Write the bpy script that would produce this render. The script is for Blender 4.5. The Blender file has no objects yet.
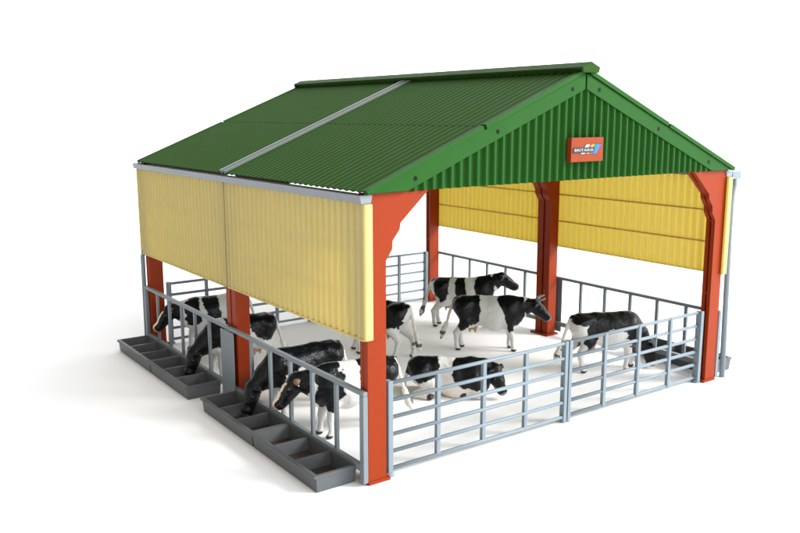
import bpy, bmesh, math, random
import numpy as np
from mathutils import Vector, Matrix

S = 0.008                      # metres per modelling unit (a 1:32 toy: the barn is 40 units = 32 cm wide)
W, D = 40.0, 43.9              # barn width and depth in units
C = bpy.context.scene.collection
random.seed(4)

# ------------------------------------------------------------------ materials
def principled(name, col, rough=0.45, spec=0.5, var=0.12, bump=0.02, scale=90.0, translucent=0.0, coat=0.0):
    m = bpy.data.materials.new(name); m.use_nodes = True
    nt = m.node_tree; n = nt.nodes; l = nt.links
    b = n['Principled BSDF']
    b.inputs['Roughness'].default_value = rough
    b.inputs['Specular IOR Level'].default_value = spec
    b.inputs['Coat Weight'].default_value = coat
    tc = n.new('ShaderNodeTexCoord')
    no = n.new('ShaderNodeTexNoise'); no.inputs['Scale'].default_value = scale; no.inputs['Detail'].default_value = 4
    l.new(tc.outputs['Object'], no.inputs['Vector'])
    mx = n.new('ShaderNodeMix'); mx.data_type = 'RGBA'
    mx.inputs['A'].default_value = tuple(c*(1-var) for c in col)+(1,)
    mx.inputs['B'].default_value = tuple(min(1, c*(1+var)) for c in col)+(1,)
    l.new(no.outputs['Fac'], mx.inputs['Factor'])
    l.new(mx.outputs['Result'], b.inputs['Base Color'])
    n2 = n.new('ShaderNodeTexNoise'); n2.inputs['Scale'].default_value = scale*14; n2.inputs['Detail'].default_value = 2
    l.new(tc.outputs['Object'], n2.inputs['Vector'])
    # roughness mottling
    mr = n.new('ShaderNodeMapRange'); mr.inputs['To Min'].default_value = max(0.05, rough-0.08); mr.inputs['To Max'].default_value = min(1, rough+0.1)
    l.new(no.outputs['Fac'], mr.inputs['Value']); l.new(mr.outputs['Result'], b.inputs['Roughness'])
    bp = n.new('ShaderNodeBump'); bp.inputs['Strength'].default_value = 0.25; bp.inputs['Distance'].default_value = bump*S
    l.new(n2.outputs['Fac'], bp.inputs['Height']); l.new(bp.outputs['Normal'], b.inputs['Normal'])
    if translucent:
        t = n.new('ShaderNodeBsdfTranslucent'); t.inputs['Color'].default_value = (col[0]*1.06, col[1]*1.0, col[2]*0.46, 1)
        ms = n.new('ShaderNodeMixShader'); ms.inputs['Fac'].default_value = translucent
        l.new(b.outputs['BSDF'], ms.inputs[1]); l.new(t.outputs['BSDF'], ms.inputs[2])
        l.new(ms.outputs['Shader'], n['Material Output'].inputs['Surface'])
    return m

M = {}
M['green'] = principled('roof_green_plastic', (0.021, 0.062, 0.008), 0.55, 0.06, 0.10)
M['gable'] = principled('gable_green_plastic', (0.016, 0.080, 0.011), 0.5, 0.08, 0.10)
M['red'] = principled('red_oxide_plastic', (0.25, 0.029, 0.004), 0.45, 0.14, 0.08)
M['yellow'] = principled('yellow_translucent_plastic', (0.75, 0.675, 0.345), 0.45, 0.15, 0.05, translucent=0.5)
M['batten'] = principled('yellow_batten_plastic', (0.60, 0.42, 0.10), 0.5, 0.15, 0.06, translucent=0.35)
M['grey'] = principled('grey_plastic', (0.19, 0.235, 0.265), 0.42, 0.25, 0.08)
M['barrier'] = principled('barrier_grey_plastic', (0.18, 0.21, 0.23), 0.42, 0.25, 0.08)
M['gutter'] = principled('gutter_grey_plastic', (0.20, 0.225, 0.25), 0.4, 0.5, 0.08)
M['strip'] = principled('joint_grey_plastic', (0.13, 0.15, 0.14), 0.4, 0.2, 0.1)
M['trough'] = principled('dark_grey_plastic', (0.095, 0.103, 0.108), 0.42, 0.25, 0.12)
M['inside'] = principled('trough_floor_brown', (0.050, 0.036, 0.028), 0.6, 0.3, 0.35, scale=60)
M['screw'] = principled('dark_screw', (0.004, 0.005, 0.004), 0.5, 0.1, 0.1)
M['signred'] = principled('sign_orange_red', (0.255, 0.042, 0.011), 0.45, 0.12, 0.10)
M['black'] = principled('emblem_black', (0.010, 0.010, 0.012), 0.4, 0.4, 0.05)
M['white'] = principled('emblem_white', (0.58, 0.58, 0.58), 0.4, 0.4, 0.02)
M['em_red'] = principled('emblem_red', (0.32, 0.015, 0.015), 0.4, 0.4, 0.02)
M['em_yellow'] = principled('emblem_yellow', (0.50, 0.28, 0.01), 0.4, 0.4, 0.02)
M['em_green'] = principled('emblem_green', (0.01, 0.16, 0.03), 0.4, 0.4, 0.02)
M['em_blue'] = principled('emblem_blue', (0.02, 0.12, 0.42), 0.4, 0.4, 0.02)
M['horn'] = principled('horn_grey', (0.22, 0.21, 0.20), 0.4, 0.5, 0.1)
M['eye'] = principled('eye_black', (0.01, 0.01, 0.01), 0.15, 0.6, 0.0)
M['ground'] = principled('white_paper', (0.93, 0.93, 0.935), 0.85, 0.1, 0.008, bump=0.05, scale=4.0)

def cow_material():
    m = bpy.data.materials.new('painted_cow_plastic'); m.use_nodes = True
    nt = m.node_tree; n = nt.nodes; l = nt.links; b = n['Principled BSDF']
    a = n.new('ShaderNodeAttribute'); a.attribute_name = 'hide'
    l.new(a.outputs['Color'], b.inputs['Base Color'])
    tc = n.new('ShaderNodeTexCoord')
    no = n.new('ShaderNodeTexNoise'); no.inputs['Scale'].default_value = 170; no.inputs['Detail'].default_value = 5
    l.new(tc.outputs['Object'], no.inputs['Vector'])
    mr = n.new('ShaderNodeMapRange'); mr.inputs['To Min'].default_value = 0.16; mr.inputs['To Max'].default_value = 0.50
    l.new(no.outputs['Fac'], mr.inputs['Value']); l.new(mr.outputs['Result'], b.inputs['Roughness'])
    bp = n.new('ShaderNodeBump'); bp.inputs['Strength'].default_value = 0.9; bp.inputs['Distance'].default_value = 0.22*S
    l.new(no.outputs['Fac'], bp.inputs['Height']); l.new(bp.outputs['Normal'], b.inputs['Normal'])
    b.inputs['Specular IOR Level'].default_value = 0.22
    return m
M['cow'] = cow_material()

# ------------------------------------------------------------------ mesh helpers (all in units, scaled by S on linking)
def link(name, bm, mats, parent=None, smooth=False, origin=(0, 0, 0)):
    bm.transform(Matrix.Translation(-Vector(origin)))
    bm.transform(Matrix.Scale(S, 4))
    bmesh.ops.recalc_face_normals(bm, faces=bm.faces)
    me = bpy.data.meshes.new(name); bm.to_mesh(me); bm.free()
    if not isinstance(mats, (list, tuple)): mats = [mats]
    for m in mats: me.materials.append(m)
    if smooth:
        for p in me.polygons: p.use_smooth = True
    o = bpy.data.objects.new(name, me); C.objects.link(o)
    o.location = Vector(origin)*S
    if parent: o.parent = parent
    return o

def empty(name, loc, label, cat, group=None):
    o = bpy.data.objects.new(name, None); C.objects.link(o)
    o.location = Vector(loc)*S; o.empty_display_size = 0.01
    o['label'] = label; o['category'] = cat
    if group: o['group'] = group
    return o

def box(bm, x0, x1, y0, y1, z0, z1, bevel=0.0, mat=0):
    r = bmesh.ops.create_cube(bm, size=1)
    vs = r['verts']
    for v in vs:
        v.co = Vector(((x0+x1)/2+v.co.x*(x1-x0), (y0+y1)/2+v.co.y*(y1-y0), (z0+z1)/2+v.co.z*(z1-z0)))
    fs = {f for v in vs for f in v.link_faces}
    for f in fs: f.material_index = mat
    if bevel:
        es = list({e for v in vs for e in v.link_edges})
        bmesh.ops.bevel(bm, geom=es, offset=bevel, segments=2, affect='EDGES', profile=0.6)

def prism(bm, pts, axis, a0, a1, mat=0, bevel=0.0):
    """extrude polygon; axis 'y': pts are (x,z); axis 'x': pts are (y,z); axis 'z': pts are (x,y)"""
    def mk(p, a):
        return {'y': (p[0], a, p[1]), 'x': (a, p[0], p[1]), 'z': (p[0], p[1], a)}[axis]
    A = [bm.verts.new(mk(p, a0)) for p in pts]; B = [bm.verts.new(mk(p, a1)) for p in pts]
    fs = [bm.faces.new(A), bm.faces.new(B[::-1])]
    n = len(pts)
    for i in range(n): fs.append(bm.faces.new((A[i], A[(i+1) % n], B[(i+1) % n], B[i])))
    for f in fs: f.material_index = mat
    if bevel:
        es = list({e for v in A+B for e in v.link_edges})
        bmesh.ops.bevel(bm, geom=es, offset=bevel, segments=1, affect='EDGES')

def tube(bm, pts, r, seg=10, mat=0, cap=True):
    pts = [Vector(p) for p in pts]; rings = []
    up = None
    for i, p in enumerate(pts):
        d = (pts[min(i+1, len(pts)-1)]-pts[max(i-1, 0)]).normalized()
        if up is None: up = d.orthogonal().normalized()
        up = (up-d*up.dot(d)).normalized(); s = d.cross(up)
        rr = r[i] if isinstance(r, (list, tuple)) else r
        rings.append([bm.verts.new(p+(up*math.cos(t)+s*math.sin(t))*rr) for t in [2*math.pi*k/seg for k in range(seg)]])
    for a, b in zip(rings, rings[1:]):
        for k in range(seg):
            f = bm.faces.new((a[k], a[(k+1) % seg], b[(k+1) % seg], b[k])); f.smooth = True; f.material_index = mat
    if cap:
        for rg in (rings[0], rings[-1]): bm.faces.new(rg).material_index = mat

def corr_sheet(bm, u0, u1, pitch, amp, thick, place, v0, v1, per=8, phase=0.0, vfun=None, amp_in=None):
    """corrugated sheet: u runs across the corrugations, v along them; place(u, v, w) gives the point, w = height off the sheet"""
    n = max(4, int((u1-u0)/pitch*per)); top = []; bot = []
    for i in range(n+1):
        u = u0+(u1-u0)*i/n
        s = math.sin(2*math.pi*(u-u0)/pitch+phase)
        h = amp*max(-1.0, min(1.0, 1.5*s))
        a, b = (v0, v1) if vfun is None else vfun(u)
        top.append([bm.verts.new(place(u, v, h)) for v in (a, b)])
        bot.append([bm.verts.new(place(u, v, h*(1 if amp_in is None else amp_in/amp)-thick)) for v in (a, b)])
    for i in range(n):
        bm.faces.new((top[i][0], top[i+1][0], top[i+1][1], top[i][1]))
        bm.faces.new((bot[i][0], bot[i][1], bot[i+1][1], bot[i+1][0]))
        bm.faces.new((top[i][0], bot[i][0], bot[i+1][0], top[i+1][0]))
        bm.faces.new((top[i][1], top[i+1][1], bot[i+1][1], bot[i][1]))
    bm.faces.new((top[0][0], top[0][1], bot[0][1], bot[0][0]))
    bm.faces.new((top[n][0], bot[n][0], bot[n][1], top[n][1]))

new = bmesh.new

# ------------------------------------------------------------------ ground
bm = new()
# one white paper sheet: flat under the barn, swept up behind it (runs across the direction the camera looks)
dv = Vector((0.582, 0.813, 0)); sv = Vector((0.813, -0.582, 0)); base = Vector((20, 20, 0))
prof = [(-420, 0), (-150, 0), (-60, 0), (0, 0), (60, 0), (110, 0)]
RC = 90.0
prof += [(110+RC*math.sin(t), RC-RC*math.cos(t)) for t in [math.pi/2*k/16 for k in range(1, 17)]]
prof += [(110+RC, 200), (110+RC, 330)]
rows = [[bm.verts.new(base+dv*a_+sv*x_+Vector((0, 0, z_))) for x_ in (-480, -160, 0, 160, 480)] for a_, z_ in prof]
for p_, q_ in zip(rows, rows[1:]):
    for k in range(4):
        f_ = bm.faces.new((p_[k], p_[k+1], q_[k+1], q_[k])); f_.smooth = True
g = link('ground', bm, M['ground']); g['kind'] = 'structure'

# ------------------------------------------------------------------ barn
EZ, RZ, EX = 20.33, 28.62, -0.235          # eave height, roof ridge height, eave x
SL = (RZ-EZ)/(W/2-EX); ANG = math.atan(SL); CA, SA = math.cos(ANG), math.sin(ANG)
barn = empty('toy_barn', (W/2, D/2, 0), 'open sided toy cattle barn with green roof, red posts and yellow side panels', 'barn')
bo = barn.location/S
def part(name, bm, mats, parent=None, smooth=False, label=None, origin=None):
    """child of the barn (or of one of its parts)"""
    p = parent or barn
    o = link(name, bm, mats, None, smooth, origin or (0, 0, 0))
    o.parent = p
    pw = Vector((0, 0, 0)); q = p
    while q: pw += q.location; q = q.parent
    o.location = o.location-pw
    if label: o['label'] = label
    return o

def mir(pts, side): return [((W-x) if side else x, z) for x, z in pts]

HAUNCH = [(0, 0), (1.52, 0), (1.52, 15.62), (2.08, 16.32), (2.08, 16.95), (2.70, 17.62), (2.73, 18.10), (5.16, 20.18), (0, 20.18)]
HAUNCH_MID = HAUNCH
def post(side, kind):
    bm = new()
    if kind == 'mid':
        for y0, y1 in ((20.95, 21.83), (22.07, 22.95)):
            prism(bm, mir([(0.05, 0), (1.35, 0), (1.35, 15.62), (1.95, 16.32), (1.95, 16.95), (2.5, 17.62), (2.55, 18.10), (4.6, 19.9), (0.05, 19.9)], side), 'y', y0, y1, bevel=0.04)
        prism(bm, mir([(0.2, 0.01), (1.12, 0.01), (1.12, 15.6), (2.2, 17.7), (4.3, 19.85), (0.2, 19.85)], side), 'y', 21.83, 22.07)
        o = part('post', bm, M['red'])
        bm = new(); x0, x1 = (-0.12, 1.75)
        if side: x0, x1 = W-x1, W-x0
        box(bm, x0, x1, 20.6, 23.3, 0, 0.22, 0.05); part('base_plate', bm, M['red'], o)
    else:
        y0, y1 = (0.0, 0.92) if kind == 'front' else (D-0.92, D)
        # web with two flanges (an H-section look on the inner face)
        prism(bm, mir(HAUNCH, side), 'y', y0, y0+0.34, bevel=0.03)
        prism(bm, mir(HAUNCH, side), 'y', y1-0.34, y1, bevel=0.03)
        prism(bm, mir([(0.04, 0.01), (1.28, 0.01), (1.28, 15.7), (1.84, 16.4), (2.4, 17.7), (4.8, 20.14), (0.04, 20.14)], side), 'y', y0+0.34, y1-0.34)
        for z in (8.6, 15.4):
            x0, x1 = (1.285, 1.50) if not side else (W-1.50, W-1.285)
            box(bm, x0, x1, y0+0.342, y1-0.342, z, z+0.18)
        o = part('post', bm, M['red'])
        bm = new(); x0, x1 = (0.0, 1.82)
        if side: x0, x1 = W-x1, W-x0
        box(bm, x0, x1, y0-0.10, y1+0.12, 0, 0.24, 0.05); part('base_plate', bm, M['red'], o)
    return o
for side in (0, 1):
    for k in ('front', 'mid', 'back'): post(side, k)

# roof panels: two bays x two slopes x (lower, upper)
SLEN = (W/2-EX)/CA
def slope_point(side):
    def f(u, v, w):          # u = y, v = distance up the slope, w = height off it
        x = EX+v*CA-w*SA; z = EZ+v*SA+w*CA
        return ((W-x) if side else x, u, z)
    return f
MIDV = SLEN*0.490
for side in (0, 1):
    f = slope_point(side)
    for (y0, y1, fr) in ((0.0, 21.35, -1), (22.55, D, 1)):
        for (v0, v1, up) in ((0.0, MIDV-0.03, 0), (MIDV+0.03, SLEN-0.45, 1)):
            bm = new()
            corr_sheet(bm, y0, y1, 0.79, 0.042, 0.09, f, v0, v1, phase=0.6)
            # flat edge rim along the gable
            a, b = (-0.52, -0.003) if fr < 0 else (D+0.003, D+0.30)
            P = [(f(a, v, h), f(b, v, h)) for v in (v0+(0.10 if up else 0), v1-(0.10 if not up else 0)) for h in (0.10, -0.22)]
            V = [[bm.verts.new(q) for q in pr] for pr in P]
            for quad in ((0, 1, 3, 2),):
                bm.faces.new([V[i][0] for i in quad]).material_index = 1; bm.faces.new([V[i][1] for i in quad][::-1]).material_index = 1
            for i, j in ((0, 1), (1, 3), (3, 2), (2, 0)):
                bm.faces.new((V[i][0], V[j][0], V[j][1], V[i][1])).material_index = 1
            part('roof_panel', bm, [M['green'], M['gable']])
    # joint strip between the bays
    bm = new()
    for y0, y1, h in ((21.37, 21.72, 0.20), (22.12, 22.53, 0.24)):
        V = [[bm.verts.new(f(y, v, w)) for y in (y0, y1)] for v in (0.02, SLEN-0.5) for w in (h, -0.16)]
        bm.faces.new((V[0][0], V[2][0], V[3][0], V[1][0])); bm.faces.new((V[0][1], V[1][1], V[3][1], V[2][1]))
        for i, j in ((0, 1), (1, 3), (3, 2), (2, 0)): bm.faces.new((V[i][0], V[i][1], V[j][1], V[j][0]))
    V = [[bm.verts.new(f(y, v, w)) for y in (21.722, 22.118)] for v in (0.02, SLEN-0.5) for w in (-0.03, -0.16)]
    bm.faces.new((V[0][0], V[2][0], V[3][0], V[1][0])); bm.faces.new((V[0][1], V[1][1], V[3][1], V[2][1]))
    for i, j in ((0, 1), (1, 3), (3, 2), (2, 0)): bm.faces.new((V[i][0], V[i][1], V[j][1], V[j][0]))
    for fc in list(bm.faces)[12:]: fc.material_index = 1
    part('joint_strip', bm, [M['strip'], M['green']], label='grey joint strip between two roof bays')
# ridge cap: two wings over a core, closed by an end plate
bm = new()
capz = 29.15
wing = [(20, capz), (20.98, 28.74), (20.94, 28.60), (20, 29.0), (19.06, 28.60), (19.02, 28.74)]
prism(bm, wing, 'y', -0.62, 44.27)
prism(bm, [(20, 28.99), (20.55, 28.74), (20.55, 28.35), (19.45, 28.35), (19.45, 28.74)], 'y', -0.5, 44.1)
prism(bm, [(20, capz+0.01), (20.99, 28.74), (20.84, 28.33), (19.10, 28.33), (19.01, 28.74)], 'y', -0.86, -0.621, bevel=0.03)
prism(bm, [(20, capz+0.01), (20.99, 28.74), (20.84, 28.33), (19.16, 28.33), (19.01, 28.74)], 'y', 44.271, 44.45, bevel=0.03)
part('ridge_cap', bm, M['green'])

# gables (front and back), each two corrugated halves with bargeboards
def roofz(x): return EZ+((x if x <= W/2 else W-x)-EX)*SL
GB = 20.20
for fr in (0, 1):
    fy = (lambda w: -0.13-w) if fr == 0 else (lambda w: D+0.06+w)
    for side in (0, 1):
        bm = new()
        x0, x1 = (0.45, 19.94)
        def pl(u, v, w, side=side): return ((W-u) if side else u, fy(w), v)
        corr_sheet(bm, x0, x1, 0.79, 0.15, 0.16, pl, 0, 0, vfun=lambda u: (GB, max(GB+0.01, roofz(u)-0.30)), per=10)
        gb = part('gable_panel', bm, M['gable'])
        bm = new()
        bt = 1.18
        zb = lambda x: roofz(x)-0.30
        xi = EX+0.12
        xc = xi+(GB+0.02-(zb(xi)-bt))/SL
        pts = [(xi+0.25, GB+0.02), (xc, GB+0.02), (19.93, zb(19.93)-bt), (19.93, zb(19.93)), (xi+0.25, zb(xi+0.25))]
        a, b = sorted((fy(0.155), fy(0.25)))
        prism(bm, mir(pts, side), 'y', a, b, bevel=0.025)
        for sx in (3.7, 11.0, 18.5):
            sz = zb(sx)-bt*0.52
            c = Vector(((W-sx) if side else sx, fy(0.26), sz))
            ring = [(c.x+0.15*math.cos(t), c.z+0.17*math.sin(t)) for t in [k*math.pi/4 for k in range(8)]]
            ya, yb = sorted((fy(0.2505), fy(0.275)))
            prism(bm, ring, 'y', ya, yb, mat=1)
        part('bargeboard', bm, [M['gable'], M['screw']], gb)
    bm = new()
    ya, yb = sorted((fy(-0.32), fy(-0.44)))
    prism(bm, [(1.2, GB+0.05), (W-1.2, GB+0.05), (W-1.2, zb(1.2)-0.1), (20, zb(20)-0.25), (1.2, zb(1.2)-0.1)], 'y', ya, yb)
    part('gable_backing', bm, M['gable'])

# side panels: two bays per side, ribbed, with battens behind
ZT, ZB_ = 19.52, 10.40
for side in (0, 1):
    sx = (lambda x: W-x) if side else (lambda x: x)
    for (y0, y1, fr) in ((-0.05, 21.85, 1), (22.15, D+0.35, 0)):
        bm = new()
        def pl(u, v, w): return (sx(-0.215-w), u, v)
        corr_sheet(bm, y0+(0.5 if fr else 0.35), y1-(0.35 if fr else 0.5), 0.81, 0.085, 0.09, pl, ZB_, ZT, amp_in=0.165)
        xa, xb = sorted((sx(-0.30), sx(-0.02))); box(bm, xa, xb, y0+0.1, y1-0.1, ZB_-0.10, ZB_+0.04, 0.02)
        # plain edge strips
        xa, xb = sorted((sx(-0.22), sx(-0.10)))
        box(bm, xa, xb, y0, y0+(0.5 if fr else 0.35)-0.002, ZB_, ZT); box(bm, xa, xb, y1-(0.35 if fr else 0.5)+0.002, y1, ZB_, ZT)
        # rounded return at the open end
        xa, xb = sorted((sx(-0.33), sx(0.30)))
        if fr: box(bm, xa, xb, y0-0.30, y0-0.03, ZB_-0.02, ZT, 0.10)
        else: box(bm, xa, xb, y1+0.03, y1+0.25, ZB_-0.02, ZT, 0.10)
        p = part('side_panel', bm, M['yellow'])
        for z in (13.28, 16.30):
            bm = new(); xa, xb = sorted((sx(0.0), sx(0.06)))
            box(bm, xa, xb, y0+0.2, y1-0.2, z-0.07, z+0.07); part('batten', bm, M['batten'], p)
    # gutter: open channel with end plates
    bm = new(); t = 0.09
    prof = [(-0.54, 20.07), (-0.54+t, 20.07), (-0.43+t, 19.55+t), (0.30-t, 19.55+t), (0.42-t, 20.07), (0.42, 20.07), (0.30, 19.55), (-0.43, 19.55)]
    prism(bm, mir(prof, side), 'y', -0.02, 44.8)
    for ya, yb in ((-0.10, -0.021), (44.801, 44.88)):
        prism(bm, mir([(-0.55, 20.08), (0.43, 20.08), (0.31, 19.54), (-0.44, 19.54)], side), 'y', ya, yb)
    gt = part('gutter', bm, M['gutter'])
    bm = new()
    xa, xb = sorted((sx(-0.05), sx(0.28)))
    box(bm, xa, xb, 1.0, D-1.0, 19.50, 19.546); part('eave_beam', bm, M['red'])
    bm = new(); xa, xb = sorted((sx(0.45), sx(0.62)))
    box(bm, xa, xb, 11.5, 20.94, 19.70, 20.42); box(bm, xa, xb, 22.96, D-1.0, 19.70, 20.42); part('eave_purlin', bm, M['red'])
    # drain pipe on one end of each gutter
    bm = new()
    if side:
        box(bm, 40.56, 41.95, -0.12, 0.42, 19.28, 19.98, 0.05)
        tube(bm, [(41.35, 0.12, 19.3), (41.30, 0.12, 18.7), (41.10, 0.12, 18.0), (41.02, 0.12, 17.0), (41.06, 0.12, 14), (41.40, 0.08, 0.02)], 0.26, 14)
        dp = part('drain_pipe', bm, M['grey'], smooth=False)
        for z_, e_ in ((10.9, 41.45), (2.0, 41.72)):
            bm = new(); box(bm, 39.95, e_, 0.30, 0.52, z_, z_+0.32, 0.03); part('pipe_clip', bm, M['grey'], dp)
    else:
        box(bm, -0.12, 0.26, 43.94, 44.44, 19.1, 19.54, 0.03)
        tube(bm, [(0.15, 44.19, 19.5), (0.15, 44.19, 11.4), (0.02, 44.2, 10.8), (-0.22, 44.24, 10.0), (-0.26, 44.24, 0.02)], 0.24, 14)
        dp = part('drain_pipe', bm, M['grey'])
        bm = new(); box(bm, -0.35, 0.5, 44.12, 44.26, 2.0, 2.3); part('pipe_clip', bm, M['grey'], dp)

# ------------------------------------------------------------------ sign on the gable
x0, x1, z0, z1, ys = 18.20, 21.80, 21.62, 23.46, -0.74
sg = empty('sign', ((x0+x1)/2, ys, (z0+z1)/2), 'small orange sign with coloured emblem on the green gable', 'sign')
def spart(name, bm, mats, parent=None):
    return part(name, bm, mats, parent or sg)
bm = new(); box(bm, x0, x1, ys, -0.262, z0, z1, 0.03); sb = spart('board', bm, M['signred'])
def uv(u, v): return (x0+u*(x1-x0), z1-v*(z1-z0))
bm = new()
bands = [(0.455, 0.565, 2), (0.575, 0.635, 3), (0.635, 0.705, 4), (0.705, 0.79, 5), (0.79, 0.935, 6)]
prism(bm, [uv(0.43, 0.265), uv(0.965, 0.265), uv(0.765, 0.695), uv(0.27, 0.695)], 'y', ys-0.018, ys-0.004, mat=0)
for a, b, mi in bands:
    prism(bm, [uv(a, 0.285), uv(b, 0.285), uv(b-0.165, 0.675), uv(a-0.165, 0.675)], 'y', ys-0.032, ys-0.019, mat=mi)
prism(bm, [uv(0.055, 0.40), uv(0.725, 0.40), uv(0.69, 0.63), uv(0.045, 0.63)], 'y', ys-0.048, ys-0.033, mat=0)
spart('emblem', bm, [M['black'], M['black'], M['white'], M['em_red'], M['em_yellow'], M['em_green'], M['em_blue']])
cu = bpy.data.curves.new('lettering', 'FONT'); cu.body = 'BRITAINS'; cu.size = 1.0; cu.offset = -0.012; cu.extrude = 0.02; cu.resolution_u = 4
to = bpy.data.objects.new('lettering_source', cu); C.objects.link(to)
bpy.context.view_layer.update()
me = bpy.data.meshes.new_from_object(to.evaluated_get(bpy.context.evaluated_depsgraph_get()))
bpy.data.objects.remove(to)
bm = new(); bm.from_mesh(me); bpy.data.meshes.remove(me)
xs = [v.co.x for v in bm.verts]; yv = [v.co.y for v in bm.verts]; zv = [v.co.z for v in bm.verts]
ua, va = uv(0.09, 0.566); ub, vb = uv(0.665, 0.464)
for v in bm.verts:
    X = ua+(v.co.x-min(xs))/(max(xs)-min(xs))*(ub-ua); Z = va+(v.co.y-min(yv))/(max(yv)-min(yv))*(vb-va)
    Y = ys-0.049-0.012*(v.co.z-min(zv))/(max(zv)-min(zv))
    v.co = (X, Y, Z)
spart('lettering', bm, M['white'])

# ------------------------------------------------------------------ gates
def copy_tree(o, parent=None):
    c = o.copy(); C.objects.link(c)
    if parent: c.parent = parent
    for ch in list(o.children):
        copy_tree(ch, c)
    return c
def gate(label):
    L = 18.0
    t = empty('gate', (0, 0, 0), label, 'gate', 'tubular grey gates across the barn ends')
    for k in range(6):
        z = 0.50+k*1.265
        bm = new(); tube(bm, [(0.3, 0, z), (L-0.3, 0, z)], 0.15, 10); link('rail', bm, M['grey'], t)
    for k in (1, 2, 3):
        x = 0.15+(L-0.3)*k/4
        bm = new(); box(bm, x-0.175, x+0.175, -0.10, 0.22, 0.38, 6.92, 0.05); link('upright', bm, M['grey'], t)
    for x, ft in ((0.0, 1), (L-0.36, 0)):
        bm = new(); box(bm, x, x+(0.42 if ft else 0.36), -0.20, 0.42 if ft else 0.30, 0.12, 7.0, 0.06); p = link('end_post', bm, M['grey'], t)
        bm = new(); xc = x+0.21
        tube(bm, [(xc, 0.05, 0.0), (xc, 0.05, 0.10), (xc, 0.05, 0.28)], [0.40, 0.40, 0.30] if ft else [0.26, 0.26, 0.2], 14); link('foot', bm, M['grey'], p)
    return t
g1 = gate('grey gate nearest the tall front post, in front of the lying cow')
g1.location = Vector((1.95, 0.55, 0))*S
def place_gate(x, y, flip, label):
    c = copy_tree(g1); c.location = Vector((x, y, 0))*S
    if flip: c.rotation_euler.z = math.pi
    c['label'] = label; return c
place_gate(38.05, 0.62, True, 'grey gate in front of the grazing cow, next to the drain pipe')
place_gate(1.95, 43.15, False, 'grey gate at the back under the yellow panel, behind the left-hand cows')
place_gate(38.05, 43.22, True, 'grey gate at the back, next to the rear right red post')

# ------------------------------------------------------------------ feed barriers along the sides
def barrier(label):
    t = empty('feed_barrier', (0, 0, 0), label, 'barrier', 'grey feed barriers along the barn sides')
    L = 21.93
    bm = new(); box(bm, -0.18, 0.18, -0.05, L, 6.48, 6.80, 0.06); link('top_rail', bm, M['barrier'], t)
    bm = new(); box(bm, -0.18, 0.18, 0.5, L-0.5, 1.0, 1.5, 0.05); link('bottom_rail', bm, M['barrier'], t)
    for y in (3.75, 7.2, 10.62, 14.05, 17.5):
        bm = new(); box(bm, -0.13, 0.13, y-0.165, y+0.165, 1.502, 6.478, 0.04); link('bar', bm, M['barrier'], t)
    for y0, y1 in ((-0.05, 0.45), (L-0.5, L)):
        bm = new(); box(bm, -0.19, 0.19, y0, y1, 0.22, 6.478, 0.04); link('end_post', bm, M['barrier'], t)
    return t
b1 = barrier('grey feed barrier between the two front left troughs and the cows')
b1.location = Vector((-0.23, -0.02, 0))*S
def place_barrier(x, y, flip, label):
    c = copy_tree(b1); c.location = Vector((x, y, 0))*S
    if flip: c.rotation_euler.z = math.pi
    c['label'] = label; return c
b2 = place_barrier(-0.23, D+0.02, True, 'grey feed barrier behind the two far left troughs')
place_barrier(W+0.23, -0.02, False, 'grey feed barrier behind the grazing cow, on the right')
place_barrier(W+0.23, D+0.02, True, 'grey feed barrier at the far right, behind the two standing cows')
for x in (-0.23, W+0.23):
    bm = new(); xo = x-0.28 if x < 0 else x+0.20
    box(bm, xo, xo+0.08, 20.55, 23.25, 0.25, 6.41, 0.02)
    o = link('joint_board', bm, M['barrier'], origin=(x, 21.95, 0))
    o['label'] = 'flat grey board at the middle red post, '+('beside the far left troughs' if x < 0 else 'on the right side behind the cows')
    o['category'] = 'board'; o['group'] = 'grey boards joining the feed barriers'

# ------------------------------------------------------------------ troughs
def trough(label):
    L, Wd, H = 9.78, 3.28, 1.28
    t = empty('feed_trough', (0, 0, 0), label, 'trough', 'dark grey feed troughs')
    w = 0.16; tp = 0.10
    bm = new()
    def ring(x0, x1, y0, y1, z): return [bm.verts.new(p) for p in ((x0, y0, z), (x1, y0, z), (x1, y1, z), (x0, y1, z))]
    lip = 0.16
    rs = [ring(tp, Wd-tp, tp, L-tp, 0.0), ring(0.02, Wd-0.02, 0.02, L-0.02, H-0.26), ring(-lip, Wd+lip*0.4, -lip*0.1, L-0.0, H-0.22), ring(-lip, Wd+lip*0.4, -lip*0.1, L-0.0, H),
          ring(0.20, Wd-0.20, 0.22, L-0.22, H), ring(0.30, Wd-0.30, 0.32, L-0.32, 0.25)]
    for a, b in zip(rs, rs[1:]):
        for k in range(4): bm.faces.new((a[k], a[(k+1) % 4], b[(k+1) % 4], b[k]))
    bm.faces.new(rs[0][::-1]); f = bm.faces.new(rs[-1]); f.material_index = 1
    bmesh.ops.bevel(bm, geom=[e for e in bm.edges], offset=0.03, segments=2, affect='EDGES')
    link('basin', bm, [M['trough'], M['inside']], t)
    for k in (1, 2):
        y = L*k/3
        bm = new(); prism(bm, [(y-0.17, 0.26), (y-0.11, H-0.06), (y+0.11, H-0.06), (y+0.17, 0.26)], 'x', 0.27, Wd-0.27); link('divider', bm, M['trough'], t)
    return t
t1 = trough('dark trough nearest the camera, in front of the red front post')
t1.location = Vector((-3.58, 0.985, 0))*S
for x, y, lab in ((-3.58, 10.80, 'dark trough in which the black cow beside the middle post eats'),
                  (-3.58, 24.0, 'dark trough second from the far left end, under the lowered black head'),
                  (-3.58, 33.86, 'dark trough at the far left end of the row, beside the horned cow'),
                  (40.95, 0.985, 'dark trough at the right, outside the barn beside the drain pipe')):
    c = copy_tree(t1); c.location = Vector((x, y, 0))*S; c['label'] = lab

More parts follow.
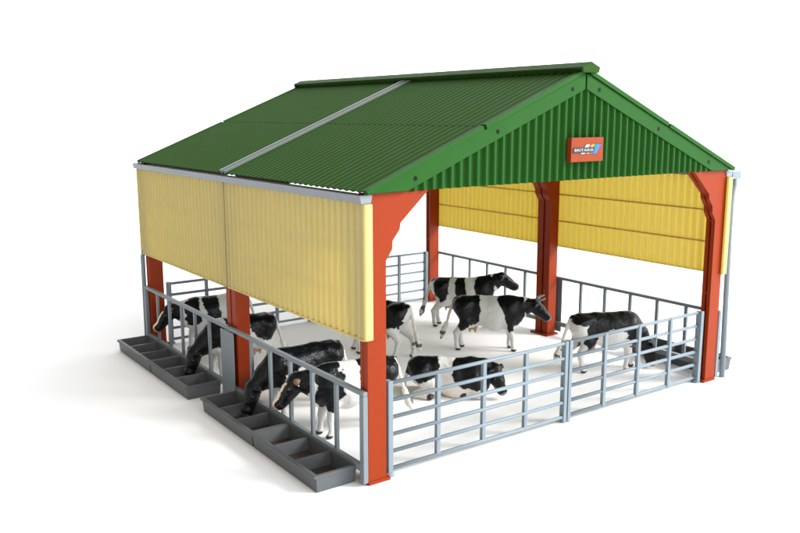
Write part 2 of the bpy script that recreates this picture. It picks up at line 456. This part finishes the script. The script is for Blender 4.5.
# ------------------------------------------------------------------ cows: smooth-blended distance field -> one continuous mesh
def cone(P, a, b, ra, rb, sq=1.0):
    a = np.array(a, float); b = np.array(b, float); d = b-a
    Q = P-a
    if sq != 1.0:
        Q = Q*np.array([1, sq, 1]); d = d*np.array([1, sq, 1])
    t = np.clip((Q@d)/max(1e-9, d@d), 0, 1)
    return (np.linalg.norm(Q-t[..., None]*d, axis=-1)-(ra+(rb-ra)*t))/(1 if sq == 1 else sq**0.5)
def ball(P, c, r, s=(1, 1, 1)):
    Q = (P-np.array(c, float))/np.array(s, float)
    return (np.linalg.norm(Q, axis=-1)-r)*min(s)
def smin(a, b, k):
    h = np.clip(0.5+0.5*(b-a)/k, 0, 1)
    return b*(1-h)+a*h-k*h*(1-h)

def nets(f, lo, h):
    nx, ny, nz = f.shape; s = f < 0
    cnt = np.zeros((nx-1, ny-1, nz-1)); acc = np.zeros((nx-1, ny-1, nz-1, 3))
    I = [(i, j, k) for i in (0, 1) for j in (0, 1) for k in (0, 1)]
    sl = lambda o: tuple(slice(o[q], [nx, ny, nz][q]-1+o[q]) for q in range(3))
    for a in I:
        for ax in range(3):
            if a[ax]: continue
            b = list(a); b[ax] = 1; b = tuple(b)
            fa, fb = f[sl(a)], f[sl(b)]; cr = s[sl(a)] != s[sl(b)]
            with np.errstate(divide='ignore', invalid='ignore'): t = np.where(cr, fa/(fa-fb), 0)
            cnt += cr
            for q in range(3): acc[..., q] += np.where(cr, a[q]+(t if q == ax else 0), 0)
    m = cnt > 0; idx = -np.ones(cnt.shape, int); idx[m] = np.arange(m.sum())
    g = np.argwhere(m); V = lo+h*(g+acc[m]/cnt[m][:, None])
    F = []
    for ax in range(3):
        o1, o2 = [(1, 2), (2, 0), (0, 1)][ax]
        A = [slice(1, -1)]*3; A[ax] = slice(0, -1); Bq = list(A); Bq[ax] = slice(1, None)
        cr = s[tuple(A)] != s[tuple(Bq)]; fl = s[tuple(A)]
        e = np.argwhere(cr); off = np.array([1, 1, 1]); off[ax] = 0; e0 = e+off
        q = []
        for du, dv in ((-1, -1), (0, -1), (0, 0), (-1, 0)):
            c = e0.copy(); c[:, o1] += du; c[:, o2] += dv; q.append(idx[c[:, 0], c[:, 1], c[:, 2]])
        q = np.stack(q, 1); flip = ~fl[cr]; q[flip] = q[flip][:, ::-1]
        F.append(q)
    return V, np.concatenate(F)

HEADS = {  # neck base, neck mid, poll, nose
    'level':  ((2.3, 0, 4.45), (3.5, 0, 4.60), (4.65, 0, 4.85), (6.15, 0, 3.40)),
    'raised': ((2.3, 0, 4.60), (3.5, 0, 5.15), (4.40, 0, 5.75), (6.15, 0, 4.55)),
    'low':    ((2.3, 0, 4.25), (3.5, -0.15, 4.40), (4.45, -0.35, 4.65), (5.95, -0.80, 2.65)),
    'graze':  ((2.2, 0, 4.15), (3.3, -0.1, 3.35), (4.25, -0.2, 2.45), (4.75, -0.25, 0.45)),
    'feed':   ((2.2, 0, 4.25), (3.4, 0.0, 3.60), (4.45, 0.0, 3.00), (5.15, 0.0, 0.95)),
    'resting': ((2.2, 0, 4.50), (3.2, 0.05, 4.65), (3.95, -0.1, 4.75), (4.75, -0.55, 2.95)),
}
def head_frame(hd):
    _, _, poll, nose = [np.array(q, float) for q in HEADS[hd]]
    f = nose-poll; L = np.linalg.norm(f); f /= L
    side = np.cross([0, 0, 1.0], f); side /= np.linalg.norm(side)     # cow's left
    up = np.cross(f, side)
    return poll, nose, f, side, up

def cow_field(P, hd, lying, stride):
    dz = -2.28 if lying else 0.0
    q = lambda x, y, z: (x, y, z+dz)
    nb, nm, poll, nose = HEADS[hd]
    poll_, nose_, f, sd, up = head_frame(hd)
    sh = np.array([0, 0, dz])
    poll_ = poll_+sh; nose_ = nose_+sh
    d = cone(P, q(-2.45, 0, 4.45), q(-0.9, 0, 4.18), 1.06, 1.32, 1.22)
    d = smin(d, cone(P, q(-0.9, 0, 4.15), q(0.7, 0, 3.72), 1.35, 1.70, 1.25), 0.4)
    d = smin(d, cone(P, q(0.7, 0, 3.72), q(2.1, 0, 3.9), 1.70, 1.45, 1.28), 0.4)
    d = smin(d, cone(P, q(1.9, 0, 4.75), q(2.4, 0, 4.7), 0.82, 0.78, 1.35), 0.5)
    d = smin(d, cone(P, q(-2.6, 0, 5.15), q(2.0, 0, 5.2), 0.36, 0.30), 0.45)      # spine
    d = smin(d, ball(P, q(2.85, 0, 3.35), 0.62), 0.5)                                # brisket
    for s in (-1, 1):
        d = smin(d, ball(P, q(-1.75, 0.72*s, 5.05), 0.28), 0.4)                      # hip bone
        d = smin(d, ball(P, q(-3.15, 0.42*s, 5.0), 0.26), 0.4)                       # pin bone
    # neck
    n0, n1 = np.array(nb)+sh, np.array(nm)+sh
    d = smin(d, cone(P, n0, n1, 1.15, 0.92, 1.3), 0.5)
    d = smin(d, cone(P, n1, poll_-up*0.22, 0.92, 0.66, 1.2), 0.35)
    # legs
    if lying:
        for s in (-1, 1):
            d = smin(d, cone(P, (2.2, 0.7*s, 1.7), (2.9, 0.85*s, 0.55), 0.75, 0.42), 0.35)
            d = smin(d, cone(P, (2.9, 0.85*s, 0.50), (1.6, 0.95*s, 0.32), 0.36, 0.26), 0.15)
            d = smin(d, cone(P, (-2.2, 0.6*s, 1.9), (-1.1, 1.25*s, 0.95), 1.0, 0.62), 0.4)
            d = smin(d, cone(P, (-1.1, 1.25*s, 0.8), (-2.6, 1.45*s, 0.40), 0.50, 0.30), 0.25)
            d = smin(d, cone(P, (-2.6, 1.45*s, 0.36), (-1.3, 1.75*s, 0.26), 0.28, 0.24), 0.15)
        d = smin(d, cone(P, (-3.3, 0, 2.75), (-3.75, -0.4, 1.2), 0.16, 0.13), 0.2)
        d = smin(d, cone(P, (-3.75, -0.4, 1.2), (-3.5, -1.4, 0.22), 0.13, 0.22), 0.15)
    else:
        for s in (-1, 1):
            w = stride*s
            # hind
            d = smin(d, cone(P, (-2.45, 0.50*s, 4.4), (-2.05+0.3*w, 0.66*s, 3.05), 0.98, 0.62, 1.1), 0.4)
            d = smin(d, cone(P, (-2.05+0.3*w, 0.66*s, 3.05), (-3.05+0.7*w, 0.64*s, 1.85), 0.60, 0.30), 0.3)
            d = smin(d, cone(P, (-3.05+0.7*w, 0.64*s, 1.85), (-2.95+w, 0.62*s, 0.55), 0.28, 0.20), 0.15)
            d = smin(d, cone(P, (-2.93+w, 0.62*s, 0.55), (-2.82+w, 0.62*s, 0.20), 0.22, 0.25), 0.12)
            hb = P[..., 2]
            d = smin(d, ball(P, (-2.78+w, 0.62*s, 0.16), 0.30, (1, 0.9, 0.55)), 0.08)
            # fore
            w = -stride*s*0.9
            d = smin(d, cone(P, (2.15, 0.55*s, 4.2), (2.05+0.2*w, 0.68*s, 2.75), 0.80, 0.48, 1.15), 0.35)
            d = smin(d, cone(P, (2.05+0.2*w, 0.68*s, 2.75), (2.35+0.6*w, 0.64*s, 1.55), 0.44, 0.29), 0.2)
            d = smin(d, cone(P, (2.35+0.6*w, 0.64*s, 1.55), (2.38+w, 0.62*s, 0.50), 0.26, 0.19), 0.12)
            d = smin(d, cone(P, (2.38+w, 0.62*s, 0.50), (2.48+w, 0.62*s, 0.20), 0.21, 0.24), 0.12)
            d = smin(d, ball(P, (2.52+w, 0.62*s, 0.16), 0.30, (1, 0.9, 0.55)), 0.08)
        # tail, swung back
        d = smin(d, cone(P, (-3.25, 0, 5.2), (-3.75, 0.05, 4.4), 0.26, 0.18), 0.25)
        d = smin(d, cone(P, (-3.75, 0.05, 4.4), (-4.25, 0.15, 2.5), 0.17, 0.14), 0.1)
        d = smin(d, cone(P, (-4.25, 0.15, 2.6), (-4.6, 0.25, 1.55), 0.22, 0.31), 0.15)
        d = smin(d, cone(P, (-4.6, 0.25, 1.55), (-4.8, 0.3, 0.95), 0.31, 0.10), 0.1)
        # udder
        d = smin(d, ball(P, (-1.55, 0, 2.65), 0.66, (1.0, 0.85, 0.95)), 0.25)
        for s in (-1, 1):
            for x in (-1.8, -1.25):
                d = smin(d, cone(P, (x, 0.28*s, 2.2), (x, 0.30*s, 1.85), 0.14, 0.10), 0.1)
    # head
    hl = np.linalg.norm(nose_-poll_)
    at = lambda a, s=0, u=0: poll_+f*a*hl+sd*s+up*u
    d = smin(d, cone(P, at(0.05), at(0.45, 0, -0.05), 0.64, 0.55, 1.1), 0.2)
    d = smin(d, cone(P, at(0.40, 0, 0.0), at(0.88, 0, -0.04), 0.50, 0.40), 0.2)
    d = smin(d, ball(P, at(0.92, 0, -0.02), 0.43), 0.15)
    d = smin(d, cone(P, at(0.30, 0, -0.45), at(0.86, 0, -0.28), 0.34, 0.28), 0.2)
    for s in (-1, 1):
        d = smin(d, ball(P, at(0.32, 0.43*s, 0.20), 0.18), 0.15)                     # brow
        d = smin(d, cone(P, at(0.02, 0.50*s, 0.12), at(-0.02, 0.92*s, 0.08), 0.16, 0.25), 0.1)
        d = smin(d, cone(P, at(-0.02, 0.92*s, 0.08), at(0.02, 1.30*s, -0.08), 0.24, 0.08), 0.08)   # ear
    return d

def vnoise(V, sc, seed):
    r = np.random.RandomState(seed); o = np.zeros(len(V))
    for k in range(5):
        w = r.normal(size=3)*sc*(1+0.5*k); o += np.sin(V@w+r.uniform(0, 6.28))/(1+0.4*k)
    return o/2.4

BLACK, WHITE, TAN, HOOF, PINK = (0.0045, 0.005, 0.006), (0.62, 0.61, 0.59), (0.40, 0.22, 0.11), (0.035, 0.033, 0.032), (0.55, 0.30, 0.20)
def cow_colour(V, hd, lying, patches, blaze, seed):
    dz = -2.28 if lying else 0.0
    X = V.copy(); X[:, 2] -= dz
    N = 0.28*vnoise(V, 1.3, seed)+0.10*vnoise(V, 4.0, seed+9)
    inb = np.zeros(len(V), bool)
    for (x, y, z, rx, ry, rz) in patches:
        inb |= (((X[:, 0]-x)/rx)**2+((X[:, 1]-y)/ry)**2+((X[:, 2]-z)/rz)**2)**0.5*min(rx, rz)+N < min(rx, rz)
    col = np.where(inb[:, None], BLACK, WHITE)
    poll, nose, f, sd, up = head_frame(hd); sh = np.array([0, 0, dz]); poll = poll+sh
    hl = np.linalg.norm(nose+sh-poll); R = V-poll; a = R@f/hl; s_ = R@sd; u_ = R@up
    nm = np.array(HEADS[hd][1])+sh
    hm = (np.linalg.norm(R-np.clip(R@f, 0, hl)[:, None]*f, axis=1) < 1.35) & (a > -0.45) & (V[:, 0] > 2.9)
    col[hm] = BLACK
    if blaze:
        b = hm & (np.abs(s_) < 0.30+0.08*N) & (u_ > 0.15) & (a > 0.25); col[b] = (0.72, 0.62, 0.45)
        e = hm & (np.abs(s_) > 0.62) & (np.abs(a) < 0.35) & (u_ > -0.02); col[e] = (0.20, 0.11, 0.07)
        b = hm & (a > 1.0); col[b] = PINK
    else:
        b = hm & (a > 1.02); col[b] = (0.16, 0.14, 0.13)
    if not lying:
        ud = (np.abs(X[:, 0]+1.5) < 0.75) & (np.abs(X[:, 1]) < 0.5) & (X[:, 2] < 2.5) & (X[:, 2] > 1.6); col[ud] = TAN
        leg = V[:, 2] < 1.55+0.4*N
        tail = V[:, 0] < -3.62
        lg = leg & ~hm & ~tail & ~ud
        col[lg] = WHITE
        col[(V[:, 2] < 0.27) & ~hm & ~tail] = HOOF
        col[tail] = (0.66, 0.62, 0.56)
        col[tail & (V[:, 2] < 2.3) & (vnoise(V, 3.0, seed+3) > 0.25)] = (0.10, 0.10, 0.095)
    else:
        col[(V[:, 2] < 0.95+0.5*N) & ~hm] = (0.68, 0.63, 0.56)
        for s in (-1, 1):
            col[np.linalg.norm(V-np.array([1.5, 0.95*s, 0.3]), axis=1) < 0.36] = HOOF
            col[np.linalg.norm(V-np.array([-1.25, 1.78*s, 0.25]), axis=1) < 0.36] = HOOF
    return col

COWS = {}
def cow(label, loc, ang, hd, patches, seed, lying=False, stride=0.25, blaze=False, horns=True, tailless=False):
    h = 0.088
    lo = np.array([-5.0, -2.3, -0.1]); hi = np.array([6.6, 2.3, 7.0])
    n = ((hi-lo)/h).astype(int)
    ax = [lo[i]+h*np.arange(n[i]) for i in range(3)]
    key = (hd, lying, stride)
    if key not in COWS:
        P = np.stack(np.meshgrid(*ax, indexing='ij'), -1).astype(np.float32)
        F = cow_field(P, hd, lying, stride)
        # hide relief: soft folds of the moulded plastic
        F = F+0.018*np.sin(P[..., 0]*5.1+2*np.sin(P[..., 2]*2.3))*np.sin(P[..., 2]*4.3+1.5*np.sin(P[..., 0]*1.9))
        F = np.maximum(F, -(P[..., 2]-0.0))
        COWS[key] = nets(F, lo, h)
    V, Q = COWS[key]
    col = cow_colour(V, hd, lying, patches, blaze, seed)
    me = bpy.data.meshes.new('cow'); me.from_pydata((V*S).tolist(), [], Q.tolist())
    me.update()
    at = me.color_attributes.new('hide', 'FLOAT_COLOR', 'POINT')
    at.data.foreach_set('color', np.concatenate([col, np.ones((len(col), 1))], 1).astype(np.float32).ravel())
    me.materials.append(M['cow'])
    for p in me.polygons: p.use_smooth = True
    o = bpy.data.objects.new('cow', me); C.objects.link(o)
    sm = o.modifiers.new('smooth', 'SMOOTH'); sm.factor = 0.5; sm.iterations = 2
    o.location = Vector((loc[0], loc[1], 0))*S; o.rotation_euler.z = math.radians(ang); o.scale = (1.06, 1.06, 1.06)
    o['label'] = label; o['category'] = 'cow'; o['group'] = 'black and white cows in the barn'
    poll, nose, f, sd, up = [Vector(v) for v in head_frame(hd)]
    dz = Vector((0, 0, -2.28 if lying else 0)); hl = (nose-poll).length; poll = poll+dz
    for s in (-1, 1):
        bm = new(); c = poll+f*hl*0.34+sd*0.58*s+up*0.16
        bmesh.ops.create_uvsphere(bm, u_segments=10, v_segments=8, radius=0.095, matrix=Matrix.Translation(c))
        link('eye', bm, M['eye'], o, smooth=True)
        if horns:
            bm = new()
            p = [poll+sd*0.34*s+up*0.42-f*0.05, poll+sd*0.72*s+up*0.70-f*0.05, poll+sd*0.86*s+up*1.05+f*0.10, poll+sd*0.78*s+up*1.32+f*0.25]
            tube(bm, p, [0.20, 0.17, 0.13, 0.05], 10); link('horn', bm, M['horn'], o)
    return o

# standing cow at the very back, head up
cow('cow with narrow black and white bands and raised head, farthest back in the barn', (33.6, 30.3), -41, 'raised',
    [(-2.3, 0, 4.9, 1.0, 3, 1.9), (-0.05, 0, 4.6, 0.62, 3, 1.9), (2.6, 0, 4.6, 1.25, 3, 1.7)], 3, stride=0.2, horns=False)
cow('horned black cow with wide white middle standing beside the right middle post', (29.3, 20.8), -41, 'level',
    [(-2.3, 0, 4.6, 1.85, 3, 2.3), (2.35, 0, 4.6, 1.25, 3, 2.3)], 11, stride=0.2)
cow('cow with black back and white belly grazing with head down at the right trough', (33.75, 8.3), -26, 'graze',
    [(-0.9, 0, 5.4, 2.3, 3, 1.7), (1.2, 0, 5.4, 2.2, 3, 1.6), (2.5, 0, 4.3, 1.1, 3, 1.9), (-1.9, 0, 3.9, 0.8, 3, 2.0), (3.2, 0, 3.3, 1.2, 3, 1.2), (-2.4, 0, 5.5, 1.25, 3, 1.3)], 21, stride=-0.55, horns=False)
cow('cow lying down behind the front gate', (16.4, 11.6), -46, 'resting',
    [(-2.1, 0, 4.9, 1.75, 3, 1.45), (1.9, 0, 4.6, 1.75, 3, 1.75)], 31, lying=True, horns=False)
cow('cow seen from behind with white rump and black flank, walking away', (18.5, 26.1), 119, 'level',
    [(-1.55, 0, 4.9, 1.75, 3, 2.1), (2.2, 0, 4.6, 1.1, 3, 2.0)], 41, stride=0.7, horns=False)
cow('cow with pale blaze reaching through the front barrier, nearest the front post', (4.75, 9.2), 172, 'low',
    [(-2.6, 0, 4.9, 0.85, 3, 1.4), (-0.55, 0, 4.5, 0.55, 3, 1.5), (2.3, 0, 4.2, 1.25, 3, 1.7)], 51, blaze=True, horns=False, stride=0.2)
cow('all black backed cow with head in the trough beside the middle post', (3.6, 15.5), 180, 'feed',
    [(-1.5, 0, 5.0, 2.4, 3, 1.7), (1.5, 0, 5.2, 2.2, 3, 1.3), (3.4, 0, 3.8, 1.2, 3, 1.0)], 61, horns=False, stride=0.2)
cow('cow bending its black neck into the second far left trough', (3.6, 28.1), 180, 'feed',
    [(-2.0, 0, 4.9, 1.7, 3, 1.7), (0.9, 0, 4.7, 0.9, 3, 1.9), (2.7, 0, 4.6, 1.0, 3, 1.1), (3.4, 0, 3.8, 1.2, 3, 1.0)], 71, horns=False, stride=0.2)
cow('cow with pale blaze at the far left barrier, last in the row', (5.5, 38.4), 176, 'low',
    [(-2.2, 0, 4.6, 1.6, 3, 1.9), (0.7, 0, 4.6, 0.9, 3, 1.9), (2.6, 0, 4.3, 0.9, 3, 1.7)], 81, blaze=True, horns=False, stride=0.2)

# ------------------------------------------------------------------ light: a white studio, darker on the left, with one large soft lamp at the right
w = bpy.data.worlds.new('World'); bpy.context.scene.world = w; w.use_nodes = True
nt = w.node_tree; n = nt.nodes; l = nt.links; bg = n['Background']
tc = n.new('ShaderNodeTexCoord'); sp = n.new('ShaderNodeSeparateXYZ'); l.new(tc.outputs['Generated'], sp.inputs[0])
def mrange(sock, a, b, c, d):
    m = n.new('ShaderNodeMapRange'); m.interpolation_type = 'SMOOTHSTEP'
    for k, v in zip(('From Min', 'From Max', 'To Min', 'To Max'), (a, b, c, d)): m.inputs[k].default_value = v
    l.new(sock, m.inputs['Value']); return m.outputs['Result']
left = mrange(sp.outputs['X'], -0.80, 0.05, 0.32, 1.0)
top = mrange(sp.outputs['Z'], 0.30, 0.80, 1.0, 0.62)
mu = n.new('ShaderNodeMath'); mu.operation = 'MULTIPLY'; l.new(left, mu.inputs[0]); l.new(top, mu.inputs[1])
m2 = n.new('ShaderNodeMath'); m2.operation = 'MULTIPLY'; l.new(mu.outputs[0], m2.inputs[0]); m2.inputs[1].default_value = 0.95
front = mrange(sp.outputs['Y'], -0.75, 0.0, 2.6, 1.0)          # the window side of the studio, behind the camera
fx = mrange(sp.outputs['X'], -0.65, 0.05, 0.0, 1.0)
fm = n.new('ShaderNodeMix'); fm.data_type = 'FLOAT'; fm.inputs['A'].default_value = 1.0
l.new(fx, fm.inputs['Factor']); l.new(front, fm.inputs['B'])
m3 = n.new('ShaderNodeMath'); m3.operation = 'MULTIPLY'; l.new(m2.outputs[0], m3.inputs[0]); l.new(fm.outputs['Result'], m3.inputs[1])
cm = n.new('ShaderNodeMix'); cm.data_type = 'RGBA'; cm.inputs['A'].default_value = (1.0, 0.92, 0.81, 1); cm.inputs['B'].default_value = (0.84, 0.94, 1.06, 1)
l.new(mrange(sp.outputs['X'], -0.45, 0.35, 0.0, 1.0), cm.inputs['Factor']); l.new(cm.outputs['Result'], bg.inputs['Color'])
l.new(m3.outputs[0], bg.inputs['Strength'])

ld = bpy.data.lights.new('softbox', 'AREA'); ld.shape = 'DISK'; ld.size = 150*S; ld.energy = 92; ld.color = (1.0, 0.97, 0.93)
lo_ = bpy.data.objects.new('softbox', ld); C.objects.link(lo_)
kd = Vector((0.62, -0.58, 0.50)).normalized(); tgt = Vector((18, 20, 5))
lo_.location = (tgt+kd*420)*S; lo_.rotation_euler = kd.to_track_quat('Z', 'Y').to_euler()

# ------------------------------------------------------------------ camera (solved from the photograph's vanishing lines)
cam = bpy.data.cameras.new('Camera'); co = bpy.data.objects.new('Camera', cam); C.objects.link(co)
cam.sensor_fit = 'HORIZONTAL'; cam.sensor_width = 36; cam.lens = 831.77/800*36
cam.clip_start = 0.01; cam.clip_end = 100
yaw, pit, rol = math.radians(-35.61), math.radians(-10.381), math.radians(-0.06)
Fw = Vector((math.sin(-yaw)*math.cos(pit), math.cos(-yaw)*math.cos(pit), math.sin(pit)))
Rt = Fw.cross(Vector((0, 0, 1))).normalized(); Up = Rt.cross(Fw)
r2 = Rt*math.cos(rol)+Up*math.sin(rol); u2 = Up*math.cos(rol)-Rt*math.sin(rol)
co.matrix_world = Matrix.Translation(Vector((-29.546, -45.022, 25.253))*S) @ Matrix((r2, u2, -Fw)).transposed().to_4x4()
sc = bpy.context.scene; sc.camera = co
sc.view_settings.view_transform = 'Standard'; sc.view_settings.look = 'None'; sc.view_settings.exposure = 0.7; sc.view_settings.gamma = 1
sc.cycles.use_denoising = True; sc.cycles.max_bounces = 8; sc.cycles.diffuse_bounces = 5; sc.cycles.transmission_bounces = 6
